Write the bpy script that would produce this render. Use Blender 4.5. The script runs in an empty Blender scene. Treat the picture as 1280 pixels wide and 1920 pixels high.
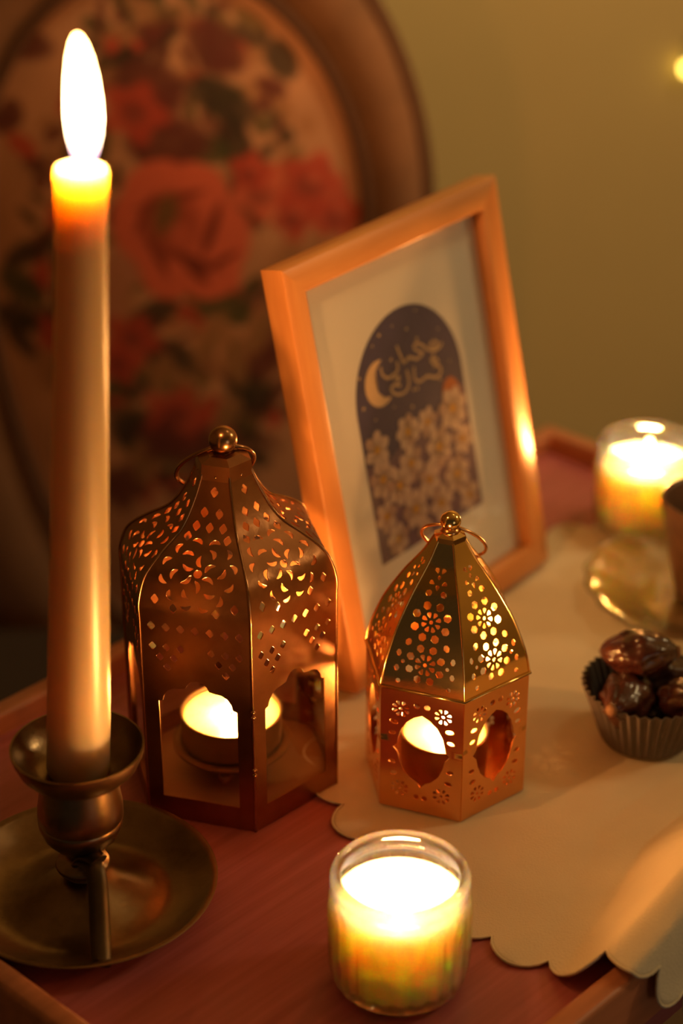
import bpy, bmesh, math, random
import numpy as np
from mathutils import Vector, Matrix
from mathutils.geometry import delaunay_2d_cdt
from math import sin, cos, pi, radians as D, sqrt, hypot

random.seed(7)
sc = bpy.context.scene
COL = sc.collection

# ------------------------------------------------------------------ camera
cam = bpy.data.cameras.new('camera')
cam.sensor_fit = 'VERTICAL'
cam.sensor_height = 36.0
cam.sensor_width = 24.0
cam.lens = 71.25
cam.clip_start = 0.01
cam.dof.use_dof = True
cam.dof.focus_distance = 0.955
cam.dof.aperture_fstop = 3.5
cam_ob = bpy.data.objects.new('camera', cam)
cam_ob.location = (0, 0, 0.61)
cam_ob.rotation_euler = (D(90 - 28.15), 0, 0)
COL.objects.link(cam_ob)
sc.camera = cam_ob

# ------------------------------------------------------------------ world, lights, exposure
w = bpy.data.worlds.new('room_dusk')
sc.world = w
w.use_nodes = True
bg = w.node_tree.nodes['Background']
bg.inputs[0].default_value = (1.0, 0.72, 0.40, 1)
bg.inputs[1].default_value = 0.030

def area_light(name, loc, target, size, power, color):
    l = bpy.data.lights.new(name, 'AREA')
    l.shape = 'DISK'
    l.size = size
    l.energy = power
    l.color = color
    o = bpy.data.objects.new(name, l)
    o.location = loc
    o.rotation_euler = (Vector(target) - Vector(loc)).to_track_quat('-Z', 'Y').to_euler()
    COL.objects.link(o)
    return o
# an added area light, no lamp seen, brightens the back wall
wl = area_light('wall_fill_light', (0.70, 1.25, 1.50), (0.12, 2.05, 0.36), 0.30, 4.9, (1.0, 0.66, 0.27))
wl.data.spread = D(95)
area_light('cloth_fill_light', (1.5, -1.1, 0.15), (0.2, 0.75, -0.1), 0.9, 1.7, (1.0, 0.86, 0.62))  # assumed area light, no window seen, lights the hanging cloth from the front right
rl = bpy.data.lights.new('room_fill_light', 'POINT')  # added point light without a seen lamp, fills the room for lantern reflections
rl.energy = 13.0
rl.color = (1.0, 0.72, 0.34)
rl.shadow_soft_size = 0.12
rlo = bpy.data.objects.new('room_fill_light', rl)
rlo.location = (1.45, 1.15, 0.95)
COL.objects.link(rlo)

sc.view_settings.view_transform = 'Standard'
sc.view_settings.look = 'None'
sc.view_settings.gamma = 1
sc.view_settings.use_curve_mapping = False
sc.view_settings.exposure = 0.0
sc.cycles.use_denoising = True
sc.cycles.max_bounces = 12
sc.cycles.transparent_max_bounces = 24
sc.cycles.transmission_bounces = 10
sc.cycles.sample_clamp_indirect = 3.0
sc.cycles.blur_glossy = 0.6

FLAME = (1.0, 0.40, 0.095)

# ------------------------------------------------------------------ helpers
def mat(name, color, rough=0.5, metal=0.0, var=0.0, vscale=40, vstretch=(1, 1, 1), color2=None,
        bump=0.0, bscale=200, sss=0.0, sss_radius=(1, .4, .12), sss_scale=0.01, coat=0.0, spec=None, rvar=0.0):
    m = bpy.data.materials.new(name)
    m.use_nodes = True
    nt = m.node_tree
    p = nt.nodes['Principled BSDF']
    p.inputs['Base Color'].default_value = (*color, 1)
    p.inputs['Roughness'].default_value = rough
    p.inputs['Metallic'].default_value = metal
    if spec is not None:
        p.inputs['Specular IOR Level'].default_value = spec
    if coat:
        p.inputs['Coat Weight'].default_value = coat
        p.inputs['Coat Roughness'].default_value = 0.15
    if sss:
        p.subsurface_method = 'RANDOM_WALK'
        p.inputs['Subsurface Weight'].default_value = sss
        p.inputs['Subsurface Radius'].default_value = sss_radius
        p.inputs['Subsurface Scale'].default_value = sss_scale
    tc = nt.nodes.new('ShaderNodeTexCoord')
    if var or rvar:
        mp = nt.nodes.new('ShaderNodeMapping')
        mp.inputs['Scale'].default_value = vstretch
        nt.links.new(tc.outputs['Object'], mp.inputs['Vector'])
        nz = nt.nodes.new('ShaderNodeTexNoise')
        nz.inputs['Scale'].default_value = vscale
        nz.inputs['Detail'].default_value = 6
        nz.inputs['Roughness'].default_value = 0.6
        nt.links.new(mp.outputs[0], nz.inputs['Vector'])
        if var:
            rp = nt.nodes.new('ShaderNodeValToRGB')
            c2 = color2 or tuple(c * (1 - var) for c in color)
            rp.color_ramp.elements[0].position = 0.32
            rp.color_ramp.elements[1].position = 0.68
            rp.color_ramp.elements[0].color = (*c2, 1)
            rp.color_ramp.elements[1].color = (*color, 1)
            nt.links.new(nz.outputs['Fac'], rp.inputs[0])
            nt.links.new(rp.outputs[0], p.inputs['Base Color'])
        if rvar:
            mr = nt.nodes.new('ShaderNodeMapRange')
            mr.inputs['To Min'].default_value = max(0.02, rough - rvar)
            mr.inputs['To Max'].default_value = rough + rvar
            nt.links.new(nz.outputs['Fac'], mr.inputs['Value'])
            nt.links.new(mr.outputs[0], p.inputs['Roughness'])
    if bump:
        mp2 = nt.nodes.new('ShaderNodeMapping')
        mp2.inputs['Scale'].default_value = vstretch
        nt.links.new(tc.outputs['Object'], mp2.inputs['Vector'])
        n2 = nt.nodes.new('ShaderNodeTexNoise')
        n2.inputs['Scale'].default_value = bscale
        n2.inputs['Detail'].default_value = 4
        nt.links.new(mp2.outputs[0], n2.inputs['Vector'])
        b = nt.nodes.new('ShaderNodeBump')
        b.inputs['Strength'].default_value = bump
        b.inputs['Distance'].default_value = 0.001
        nt.links.new(n2.outputs['Fac'], b.inputs['Height'])
        nt.links.new(b.outputs[0], p.inputs['Normal'])
    return m

def glass(name, tint=(0.97, 0.95, 0.90), clear=0.8, refract=0.0, rough=0.02, gloss=1.0):
    """thin clear glass: see-through, with a Fresnel sheen; refract adds bending for thick walls"""
    m = bpy.data.materials.new(name)
    m.use_nodes = True
    nt = m.node_tree
    nt.nodes.clear()
    out = nt.nodes.new('ShaderNodeOutputMaterial')
    tr = nt.nodes.new('ShaderNodeBsdfTransparent')
    tr.inputs[0].default_value = (*tint, 1)
    gl = nt.nodes.new('ShaderNodeBsdfGlossy')
    gl.inputs['Roughness'].default_value = rough
    lw = nt.nodes.new('ShaderNodeLayerWeight')
    lw.inputs['Blend'].default_value = 0.5
    pw5 = nt.nodes.new('ShaderNodeMath')
    pw5.operation = 'POWER'
    pw5.inputs[1].default_value = 4.0
    nt.links.new(lw.outputs['Facing'], pw5.inputs[0])
    fr = nt.nodes.new('ShaderNodeMath')
    fr.operation = 'MULTIPLY_ADD'
    fr.inputs[1].default_value = 0.8
    fr.inputs[2].default_value = 0.05
    nt.links.new(pw5.outputs[0], fr.inputs[0])
    body = tr
    if refract:
        rf = nt.nodes.new('ShaderNodeBsdfGlass')
        rf.inputs['Color'].default_value = (*tint, 1)
        rf.inputs['IOR'].default_value = 1.42
        rf.inputs['Roughness'].default_value = rough
        mx0 = nt.nodes.new('ShaderNodeMixShader')
        mx0.inputs[0].default_value = refract
        nt.links.new(tr.outputs[0], mx0.inputs[1])
        nt.links.new(rf.outputs[0], mx0.inputs[2])
        body = mx0
    mu = nt.nodes.new('ShaderNodeMath')
    mu.operation = 'MULTIPLY'
    mu.inputs[1].default_value = gloss
    nt.links.new(fr.outputs[0], mu.inputs[0])
    mx = nt.nodes.new('ShaderNodeMixShader')
    nt.links.new(mu.outputs[0], mx.inputs[0])
    nt.links.new(body.outputs[0], mx.inputs[1])
    nt.links.new(gl.outputs[0], mx.inputs[2])
    nt.links.new(mx.outputs[0], out.inputs[0])
    return m

def flame_mat(name, h, strength):
    """a flame: see-through and giving off light, blue-violet and faint at the foot"""
    m = bpy.data.materials.new(name)
    m.use_nodes = True
    nt = m.node_tree
    nt.nodes.clear()
    out = nt.nodes.new('ShaderNodeOutputMaterial')
    tr = nt.nodes.new('ShaderNodeBsdfTransparent')
    em = nt.nodes.new('ShaderNodeEmission')
    ad = nt.nodes.new('ShaderNodeAddShader')
    tc = nt.nodes.new('ShaderNodeTexCoord')
    sp = nt.nodes.new('ShaderNodeSeparateXYZ')
    mr = nt.nodes.new('ShaderNodeMapRange')
    mr.inputs['From Max'].default_value = h
    rp = nt.nodes.new('ShaderNodeValToRGB')
    e = rp.color_ramp.elements
    e[0].position = 0.0
    e[0].color = (0.03, 0.02, 0.06, 1)
    e[1].position = 0.38
    e[1].color = (1.0, 0.66, 0.30, 1)
    x = e.new(0.10)
    x.color = (0.12, 0.07, 0.08, 1)
    x = e.new(1.0)
    x.color = (1.0, 0.52, 0.15, 1)
    nt.links.new(tc.outputs['Object'], sp.inputs[0])
    nt.links.new(sp.outputs[2], mr.inputs[0])
    nt.links.new(mr.outputs[0], rp.inputs[0])
    nt.links.new(rp.outputs[0], em.inputs[0])
    em.inputs[1].default_value = strength
    nt.links.new(tr.outputs[0], ad.inputs[0])
    nt.links.new(em.outputs[0], ad.inputs[1])
    nt.links.new(ad.outputs[0], out.inputs[0])
    return m

def link(name, me, m, parent=None, smooth=True):
    o = bpy.data.objects.new(name, me)
    COL.objects.link(o)
    for x in (m if isinstance(m, (list, tuple)) else [m]):
        if x is not None:
            me.materials.append(x)
    if parent is not None:
        o.parent = parent
    if smooth:
        me.shade_smooth()
    return o

def obj(name, bm, m, parent=None, smooth=True, sharp=None):
    me = bpy.data.meshes.new(name)
    if sharp is not None:
        bm.normal_update()
        for e in bm.edges:
            if len(e.link_faces) == 2 and e.calc_face_angle(0) > sharp:
                e.smooth = False
    bm.to_mesh(me)
    bm.free()
    return link(name, me, m, parent, smooth)

def thing(name, label, cat, loc=(0, 0, 0), rot=(0, 0, 0), group=None):
    o = bpy.data.objects.new(name, None)
    o.empty_display_size = 0.02
    COL.objects.link(o)
    o.location = loc
    o.rotation_euler = rot
    return tag(o, label, cat, group)

def tag(o, label=None, cat=None, group=None, kind=None):
    if label: o['label'] = label
    if cat: o['category'] = cat
    if group: o['group'] = group
    if kind: o['kind'] = kind
    return o

def add_box(bm, lo, hi, bev=0.0, segs=2):
    r = bmesh.ops.create_cube(bm, size=1)
    vs = r['verts']
    for v in vs:
        v.co = Vector((lo[i] + (v.co[i] + .5) * (hi[i] - lo[i]) for i in range(3)))
    if bev:
        es = list({e for v in vs for e in v.link_edges})
        bmesh.ops.bevel(bm, geom=es, offset=bev, segments=segs, profile=0.5, affect='EDGES')

def add_lathe(bm, prof, segs=64, mod=None, center=(0, 0), shear=(0, 0), close=False):
    """prof: (r, z) list; mod(theta, r, z) -> r ; r==0 ends become poles"""
    rings = []
    for (r, z) in prof:
        cx, cy = center[0] + shear[0] * z, center[1] + shear[1] * z
        if r < 1e-7:
            rings.append([bm.verts.new((cx, cy, z))])
        else:
            ring = []
            for k in range(segs):
                a = 2 * pi * k / segs
                rr = mod(a, r, z) if mod else r
                ring.append(bm.verts.new((cx + rr * cos(a), cy + rr * sin(a), z)))
            rings.append(ring)
    pairs = list(zip(rings[:-1], rings[1:]))
    if close:
        pairs.append((rings[-1], rings[0]))
    for A, B in pairs:
        if len(A) == 1 and len(B) == 1:
            continue
        for k in range(segs):
            k2 = (k + 1) % segs
            if len(A) == 1:
                bm.faces.new((A[0], B[k2], B[k]))
            elif len(B) == 1:
                bm.faces.new((A[k], A[k2], B[0]))
            else:
                bm.faces.new((A[k], A[k2], B[k2], B[k]))
    bmesh.ops.recalc_face_normals(bm, faces=bm.faces)

def smooth_path(pts, n=6, closed=False):
    P = [Vector(p) for p in pts]
    out = []
    N = len(P)
    rng = range(N if closed else N - 1)
    for i in rng:
        p0 = P[(i - 1) % N] if closed or i > 0 else P[i]
        p1, p2 = P[i], P[(i + 1) % N]
        p3 = P[(i + 2) % N] if closed or i + 2 < N else p2
        for k in range(n):
            t = k / n
            out.append(0.5 * ((2 * p1) + (p2 - p0) * t + (2 * p0 - 5 * p1 + 4 * p2 - p3) * t * t + (3 * p1 - p0 - 3 * p2 + p3) * t ** 3))
    if not closed:
        out.append(P[-1])
    return out

def add_tube(bm, pts, r, segs=8, closed=False, flat=None):
    """tube along pts; r number or list; flat=(a, b) gives an elliptic section"""
    P = [Vector(p) for p in pts]
    N = len(P)
    rs = r if isinstance(r, (list, tuple)) else [r] * N
    up = None
    rings = []
    for i in range(N):
        if closed:
            d = P[(i + 1) % N] - P[i - 1]
        else:
            d = P[min(i + 1, N - 1)] - P[max(i - 1, 0)]
        d.normalize()
        if up is None:
            up = Vector((0, 0, 1)) if abs(d.z) < .9 else Vector((0, 1, 0))
        s = d.cross(up)
        s.normalize()
        up = s.cross(d)
        up.normalize()
        fa, fb = flat or (1, 1)
        rings.append([bm.verts.new(P[i] + s * (rs[i] * fa * cos(2 * pi * k / segs)) + up * (rs[i] * fb * sin(2 * pi * k / segs))) for k in range(segs)])
    for i in range(N if closed else N - 1):
        A, B = rings[i], rings[(i + 1) % N]
        for k in range(segs):
            bm.faces.new((A[k], A[(k + 1) % segs], B[(k + 1) % segs], B[k]))
    if not closed:
        bm.faces.new(rings[0][::-1])
        bm.faces.new(rings[-1])
    bmesh.ops.recalc_face_normals(bm, faces=bm.faces)

def flame_light(name, loc, power, radius, parent=None):
    l = bpy.data.lights.new(name, 'POINT')
    l.energy = power
    l.color = FLAME
    l.shadow_soft_size = radius
    o = bpy.data.objects.new(name, l)
    o.location = loc
    COL.objects.link(o)
    if parent is not None:
        o.parent = parent
    return o

# ------------------------------------------------------------------ setting: wall and floor
m_wall = mat('olive_wall_paint', (0.62, 0.465, 0.215), 0.85, var=0.06, vscale=3, bump=0.15, bscale=300)
m_floor = mat('dark_floor_boards', (0.10, 0.055, 0.03), 0.6, var=0.4, vscale=6, vstretch=(1, 12, 1))
WALL_Y = 2.05
bm = bmesh.new()
add_box(bm, (-2.2, WALL_Y, -0.66), (2.2, WALL_Y + 0.12, 1.9))
tag(obj('wall_back', bm, m_wall, smooth=False), 'plain olive wall behind the chair and table', kind='structure')
for nm, lo, hi, lb in (('wall_right', (2.2, -1.6, -0.66), (2.32, WALL_Y + .12, 1.9), 'olive wall on the right of the room'), ('wall_left', (-2.32, -1.6, -0.66), (-2.2, WALL_Y + .12, 1.9), 'olive wall on the left of the room'), ('ceiling', (-2.32, -1.6, 1.9), (2.32, WALL_Y + .12, 2.0), 'pale ceiling')):
    bm = bmesh.new()
    add_box(bm, lo, hi)
    tag(obj(nm, bm, m_wall if nm != 'ceiling' else mat('ceiling_paint', (.70, .58, .36), .9), smooth=False), lb, kind='structure')
fl = bpy.data.objects.new('floor', None)
COL.objects.link(fl)
fl.location = (0, 0.6, -0.66)
tag(fl, 'dark boarded floor under the table', kind='structure')
bm = bmesh.new()
add_box(bm, (-2.2, -0.085, -0.02), (2.2, 0.085, 0.0), 0.002, 1)
me = bpy.data.meshes.new('floor_board')
bm.to_mesh(me)
bm.free()
me.materials.append(m_floor)
for i in range(17):
    o = bpy.data.objects.new('floor_board', me)
    COL.objects.link(o)
    o.parent = fl
    o.location = (0, -1.4 + i * 0.172, 0)
tag(fl, kind='structure')
bm = bmesh.new()
add_box(bm, (-2.2, WALL_Y - 0.018, -0.66), (2.2, WALL_Y, -0.56), 0.004)
tag(obj('baseboard_back', bm, mat('dark_baseboard', (0.12, 0.07, 0.04), 0.5), smooth=False), 'dark skirting board along the olive wall', kind='structure')

# ------------------------------------------------------------------ table (local x runs along its long side)
m_table = mat('reddish_cherry_wood', (0.55, 0.165, 0.185), 0.36, var=0.3, color2=(0.40, 0.105, 0.115), vscale=9, vstretch=(1, 22, 4), bump=0.12, bscale=12, rvar=0.06)
m_rim = mat('warm_rim_wood', (0.60, 0.23, 0.12), 0.38, var=0.25, vscale=9, vstretch=(1, 18, 18), bump=0.1, bscale=12)
TH = D(46.5)
T = Vector((cos(TH), sin(TH), 0))
NV = Vector((sin(TH), -cos(TH), 0))          # towards the right-front side
TC = NV * -0.5665 + T * 0.6955
table = thing('tray_table', 'reddish wooden table with a raised rim, carrying the candles and lanterns', 'table', (TC.x, TC.y, -0.66), (0, 0, TH))
ZT = 0.66
HX, HY = 0.3045, 0.1885
bm = bmesh.new()
add_box(bm, (-HX + .001, -HY + .001, ZT - 0.02), (HX - .001, HY - .001, ZT), 0.001, 1)
obj('tabletop', bm, m_table, table, smooth=False)
RW, RH = 0.0125, 0.0125
def rim(a, b, axis):
    """mitred rim moulding between two outer corners"""
    bm = bmesh.new()
    a, b = Vector(a), Vector(b)
    d = (b - a).normalized()
    inn = Vector((-d.y, d.x, 0))
    z0, z1 = ZT - 0.02, ZT + RH
    o = [a, b, b - d * RW + inn * RW, a + d * RW + inn * RW]
    lo = [bm.verts.new((p.x, p.y, z0)) for p in o]
    hi = [bm.verts.new((p.x, p.y, z1)) for p in o]
    bm.faces.new(lo[::-1])
    bm.faces.new(hi)
    for k in range(4):
        bm.faces.new((lo[k], lo[(k + 1) % 4], hi[(k + 1) % 4], hi[k]))
    bmesh.ops.recalc_face_normals(bm, faces=bm.faces)
    long = [e for e in bm.edges if abs((e.verts[0].co - e.verts[1].co).normalized().dot(d)) > .99 and e.verts[0].co.z > ZT]
    bmesh.ops.bevel(bm, geom=long, offset=0.003, segments=3, profile=0.5, affect='EDGES')
    obj('rim_moulding', bm, m_rim, table, sharp=D(40))
rim((-HX, -HY, 0), (HX, -HY, 0), 0)
rim((HX, -HY, 0), (HX, HY, 0), 1)
rim((HX, HY, 0), (-HX, HY, 0), 0)
rim((-HX, HY, 0), (-HX, -HY, 0), 1)
for (x0, y0, x1, y1) in ((-HX + .02, -HY + .02, HX - .02, -HY + .035), (-HX + .02, HY - .035, HX - .02, HY - .02), (-HX + .02, -HY + .035, -HX + .035, HY - .035), (HX - .035, -HY + .035, HX - .02, HY - .035)):
    bm = bmesh.new()
    add_box(bm, (x0, y0, ZT - 0.065), (x1, y1, ZT - 0.02), 0.001, 1)
    obj('apron', bm, m_table, table, smooth=False)
for sx in (-1, 1):
    for sy in (-1, 1):
        bm = bmesh.new()
        x, y = sx * (HX - .050), sy * (HY - .050)
        prof = [(0, 0), (.009, 0), (.011, .004), (.015, .45), (.0155, ZT - .05), (.0155, ZT - .0205), (0, ZT - .0205)]
        add_lathe(bm, prof, 20, center=(x, y))
        obj('leg', bm, m_table, table, sharp=D(40))

# ------------------------------------------------------------------ chair behind the table
def paint(u, v):
    """floral tapestry print; u, v are in units of the oval's half width, v down"""
    u = np.asarray(u); v = np.asarray(v)
    n = len(u)
    rng = np.random.RandomState(5)
    wob = lambda k, a, b: np.sin(u * k + a) * np.cos(v * k * 1.13 + b)
    c = np.empty((n, 3))
    c[:] = (0.50, 0.27, 0.15)
    c *= (1 + 0.10 * (wob(5, 1, 2) + wob(11, 3, .5)))[:, None]
    def blob(x, y, rx, ry, col, ang=0.0, soft=0.22, a=1.0, lobes=0, lob=0.18, ph=0.0):
        nonlocal c
        x, y, rx, ry = (x - 330) / 365, (y - 375) / 365, rx / 365, ry / 365
        dx, dy = u - x, v - y
        ca, sa = cos(ang), sin(ang)
        X, Y = (dx * ca + dy * sa) / rx, (-dx * sa + dy * ca) / ry
        r = np.hypot(X, Y)
        if lobes:
            r = r / (1 + lob * np.cos(lobes * np.arctan2(Y, X) + ph))
        al = np.clip((1 + soft / 2 - r) / soft, 0, 1)[:, None] * a
        c = c * (1 - al) + np.array(col) * al
    DK, GR, OL = (0.035, 0.028, 0.018), (0.06, 0.065, 0.025), (0.16, 0.11, 0.04)
    MA, RE, CO, TA, PK = (0.12, 0.03, 0.025), (0.45, 0.065, 0.04), (0.62, 0.14, 0.08), (0.36, 0.18, 0.085), (0.46, 0.21, 0.13)
    # a dense ground of leaves down the middle of the bouquet
    for _ in range(430):
        y = rng.uniform(-60, 900)
        half = 80 + 215 * sin(pi * min(max((y + 80) / 1000, 0), 1))
        x = 350 + rng.uniform(-1, 1) * half
        col = [DK, GR, OL, MA, TA, TA, MA, DK, RE][rng.randint(9)]
        blob(x, y, rng.uniform(14, 42), rng.uniform(7, 19), col, rng.uniform(0, pi), .3, .8)
    # dark sprays
    for x, y, a, b, g, col in ((430, 150, 70, 34, .6, DK), (455, 235, 60, 30, 1.2, DK), (538, 85, 26, 40, -.6, DK), (520, 130, 30, 16, .4, MA), (395, 235, 50, 26, .2, GR), (300, 130, 70, 50, .3, MA), (330, 220, 80, 46, 0, MA), (420, 60, 60, 40, .7, MA),
                               (60, 430, 60, 22, -.5, DK), (40, 500, 52, 30, .6, GR), (80, 560, 60, 24, -.3, DK), (30, 610, 40, 18, .8, DK), (120, 520, 40, 20, 1.3, DK), (20, 560, 40, 30, .2, DK), (110, 610, 40, 16, 0.2, DK),
                               (420, 520, 70, 32, .5, GR), (285, 545, 60, 26, -.6, DK), (470, 330, 56, 30, 1.2, DK), (320, 625, 60, 34, .4, DK), (250, 780, 60, 50, .2, DK), (380, 800, 60, 40, -.4, MA), (470, 700, 60, 40, .9, DK), (500, 620, 36, 56, .3, MA),
                               (15, 195, 34, 22, .3, MA), (45, 180, 22, 26, 0, MA), (60, 235, 30, 18, .5, RE), (60, 60, 70, 28, .1, MA), (-20, 90, 60, 30, .2, MA)):
        blob(x, y, a, b, col, g, .35, .9)
    # tan lilies and pale petals
    for x, y, a, b, g in ((395, 590, 22, 58, .5), (440, 625, 22, 60, -.2), (490, 570, 24, 60, .4), (540, 450, 30, 56, .5), (585, 440, 24, 46, .9), (300, 660, 20, 44, .3), (225, 480, 30, 58, 0), (560, 550, 26, 50, .2), (345, 690, 20, 50, -.5), (100, 650, 40, 56, .4), (250, 860, 30, 70, .2), (420, 745, 24, 44, .6)):
        blob(x, y, a, b, TA, g, .4, .85)
        blob(x + 3, y + 6, a * .3, b * .7, OL, g, .6, .6)
    # blush flowers on the left
    for x, y in ((225, 470), (210, 530), (250, 440)):
        blob(x, y, 34, 38, PK, 0, .35, .8, 5)
    # red flowers on the right
    for x, y, r, ph, col in ((500, 310, 54, 0, CO), (590, 300, 56, 1, RE), (640, 365, 46, 2, RE), (560, 360, 40, .5, RE), (480, 275, 36, 2.2, RE)):
        blob(x, y, r, r * .9, col, .3, .3, .92, 5, .16, ph)
        blob(x - 4, y + 6, r * .45, r * .4, MA, 0, .6, .55)
        blob(x + 6, y - 8, r * .22, r * .2, CO, 0, .6, .7)
    # lower and side flowers
    for x, y, r, ph, col in ((245, 590, 52, 0, RE), (215, 640, 44, 1.4, RE), (325, 745, 62, .7, RE), (300, 800, 50, 2, MA), (110, 590, 46, .2, RE), (400, 880, 60, .4, MA), (200, 900, 56, .4, MA), (270, 170, 56, .4, RE)):
        blob(x, y, r, r * .86, col, .2, .35, .85, 5, .18, ph)
        blob(x, y, r * .4, r * .35, MA, .2, .7, .6)
    # the great rose
    blob(352, 385, 118, 116, CO, 0, .16, 1, 6, .07, .4)
    for x, y, a, b, g in ((318, 478, 44, 34, .2), (405, 470, 56, 40, -.4), (440, 412, 34, 46, .2), (262, 360, 40, 62, .2), (300, 290, 56, 34, -.4), (385, 300, 52, 40, .5)):
        blob(x, y, a, b, CO, g, .25, 1)
    for x, y, a, b, g in ((352, 432, 70, 9, .35), (300, 420, 9, 50, -.4), (405, 380, 10, 52, .35), (330, 325, 62, 9, -.25), (285, 350, 9, 40, .5), (372, 455, 12, 34, -.7), (420, 440, 40, 7, -.5)):
        blob(x, y, a, b, (0.17, 0.03, 0.02), g, .6, .95)
    blob(330, 372, 52, 58, (0.33, 0.065, 0.035), .3, .6, .85)
    blob(322, 352, 22, 40, (0.16, 0.09, 0.03), .3, .7, .9)
    blob(345, 390, 22, 24, CO, .3, .7, .6)
    return np.clip(c * np.array((1.15, 1.08, 1.15)), 0, 1)

m_tap = bpy.data.materials.new('floral_tapestry')
m_tap.use_nodes = True
nt = m_tap.node_tree
p = nt.nodes['Principled BSDF']
p.inputs['Roughness'].default_value = 0.9
at = nt.nodes.new('ShaderNodeAttribute')
at.attribute_name = 'print'
nt.links.new(at.outputs['Color'], p.inputs['Base Color'])
tc = nt.nodes.new('ShaderNodeTexCoord')
nz = nt.nodes.new('ShaderNodeTexNoise')
nz.inputs['Scale'].default_value = 900
bp = nt.nodes.new('ShaderNodeBump')
bp.inputs['Strength'].default_value = 0.3
bp.inputs['Distance'].default_value = 0.001
nt.links.new(tc.outputs['Object'], nz.inputs['Vector'])
nt.links.new(nz.outputs['Fac'], bp.inputs['Height'])
nt.links.new(bp.outputs[0], p.inputs['Normal'])
m_band = mat('tan_upholstery', (0.27, 0.135, 0.075), 0.9, var=0.25, vscale=30, bump=0.3, bscale=700)
m_pipe = mat('dark_brown_piping', (0.115, 0.05, 0.028), 0.8, bump=0.3, bscale=900)
m_cwood = mat('dark_walnut', (0.09, 0.04, 0.022), 0.4, var=0.3, vscale=8, vstretch=(1, 1, 8))

CX, CY, CZ = -0.130, 1.5, 0.072
chair = thing('upholstered_chair', 'oval-backed chair upholstered in floral tapestry, standing behind the table', 'chair', (CX, CY, -0.66))
cz = CZ + 0.66
AI, BI, AO, BO = 0.150, 0.197, 0.196, 0.262
DROP = 1.95        # the lower half is drawn out towards the seat
# padded inner oval with the print
NR, NA = 130, 300
uu, vv, pos = [], [], []
for i in range(NR + 1):
    f = i / NR
    for k in range(NA if i else 1):
        a = 2 * pi * k / NA
        x, z = AI * f * cos(a), BI * f * sin(a) * (1 if sin(a) > 0 else DROP)
        pos.append((x, -0.012 - 0.022 * (1 - f ** 2.6), cz + z))
        uu.append(x / AI)
        vv.append(-z / (0.197 / 455 * 365))
faces = [(0, 1 + (k + 1) % NA, 1 + k) for k in range(NA)]
for i in range(1, NR):
    b0, b1 = 1 + (i - 1) * NA, 1 + i * NA
    for k in range(NA):
        k2 = (k + 1) % NA
        faces.append((b0 + k, b0 + k2, b1 + k2, b1 + k))
me = bpy.data.meshes.new('back_cushion')
me.from_pydata(pos, [], faces)
ca = me.color_attributes.new('print', 'FLOAT_COLOR', 'POINT')
cc = np.ones((len(pos), 4), dtype=np.float32)
cc[:, :3] = paint(uu, vv)
ca.data.foreach_set('color', cc.ravel())
me.update()
o = link('back_cushion', me, m_tap, chair)
tag(o, 'padded oval panel printed with coral roses and dark leaves')
# band between the two ovals, and the shell of the back
def ring_pts(a, b, y, n=96):
    out = []
    f = (a - AI) / (AO - AI)                 # 0 at the inner oval, 1 at the outer edge
    for k in range(n):
        t = 2 * pi * k / n
        c_, s_ = cos(t), sin(t)
        if s_ >= 0:
            out.append((a * c_, y, cz + b * s_))
        else:                                # straighter sides towards the seat
            e = 1 - .62 * min(max(f, 0), 1)
            out.append((a * math.copysign(abs(c_) ** e, c_), y, cz - (BI * DROP + .03 * f) * abs(s_) ** e))
    return out
bm = bmesh.new()
secs = [(1.0, -0.012), (1.08, -0.021), (1.0, -0.022), (1.0, -0.006), (0.98, 0.02), (.85, .03), (0, .034)]
rings = [[bm.verts.new(p) for p in ring_pts(AI, BI, -0.0115)]]
for f, y in ((0.25, -0.020), (0.5, -0.023), (0.8, -0.019), (1.0, -0.008), (1.0, 0.012), (0.7, 0.026), (0.0, 0.030)):
    a, b = AI + (AO - AI) * f, BI + (BO - BI) * f
    rings.append([bm.verts.new(p) for p in ring_pts(a, b, y)])
for A, B in zip(rings[:-1], rings[1:]):
    for k in range(96):
        bm.faces.new((A[k], A[(k + 1) % 96], B[(k + 1) % 96], B[k]))
bm.faces.new(rings[-1])
bmesh.ops.recalc_face_normals(bm, faces=bm.faces)
obj('back_band', bm, m_band, chair)
bm = bmesh.new()
add_tube(bm, ring_pts(AI, BI, -0.016, 120), 0.0052, 10, closed=True)
obj('inner_piping', bm, m_pipe, chair)
bm = bmesh.new()
add_tube(bm, ring_pts(AO, BO, -0.006, 120), 0.0065, 10, closed=True)
obj('outer_piping', bm, m_pipe, chair)
# seat, stiles, legs
bm = bmesh.new()
add_box(bm, (-0.22, -0.45, 0.30), (0.22, -0.045, 0.345), 0.004)
obj('seat_frame', bm, m_cwood, chair, sharp=D(40))
bm = bmesh.new()
add_box(bm, (-0.212, -0.444, 0.345), (0.212, -0.05, 0.39), 0.018, 4)
obj('seat_cushion', bm, mat('shade_dark_seat_cloth', (.03, .016, .01), .95), chair, sharp=D(60))  # the table's shade over the seat is put into the cloth colour
for s in (-1, 1):
    bm = bmesh.new()
    add_box(bm, (s * 0.10 - .014, 0.026, 0.0), (s * 0.10 + .014, 0.050, 0.62), 0.003)
    obj('back_stile', bm, m_cwood, chair, smooth=False)
    for y in (-0.41, -0.075):
        bm = bmesh.new()
        add_lathe(bm, [(0, 0), (.012, 0), (.014, .01), (.020, .27), (.024, .285), (.024, .2995), (0, .2995)], 20, center=(s * 0.19, y))
        obj('leg', bm, m_cwood, chair, sharp=D(40))

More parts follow.
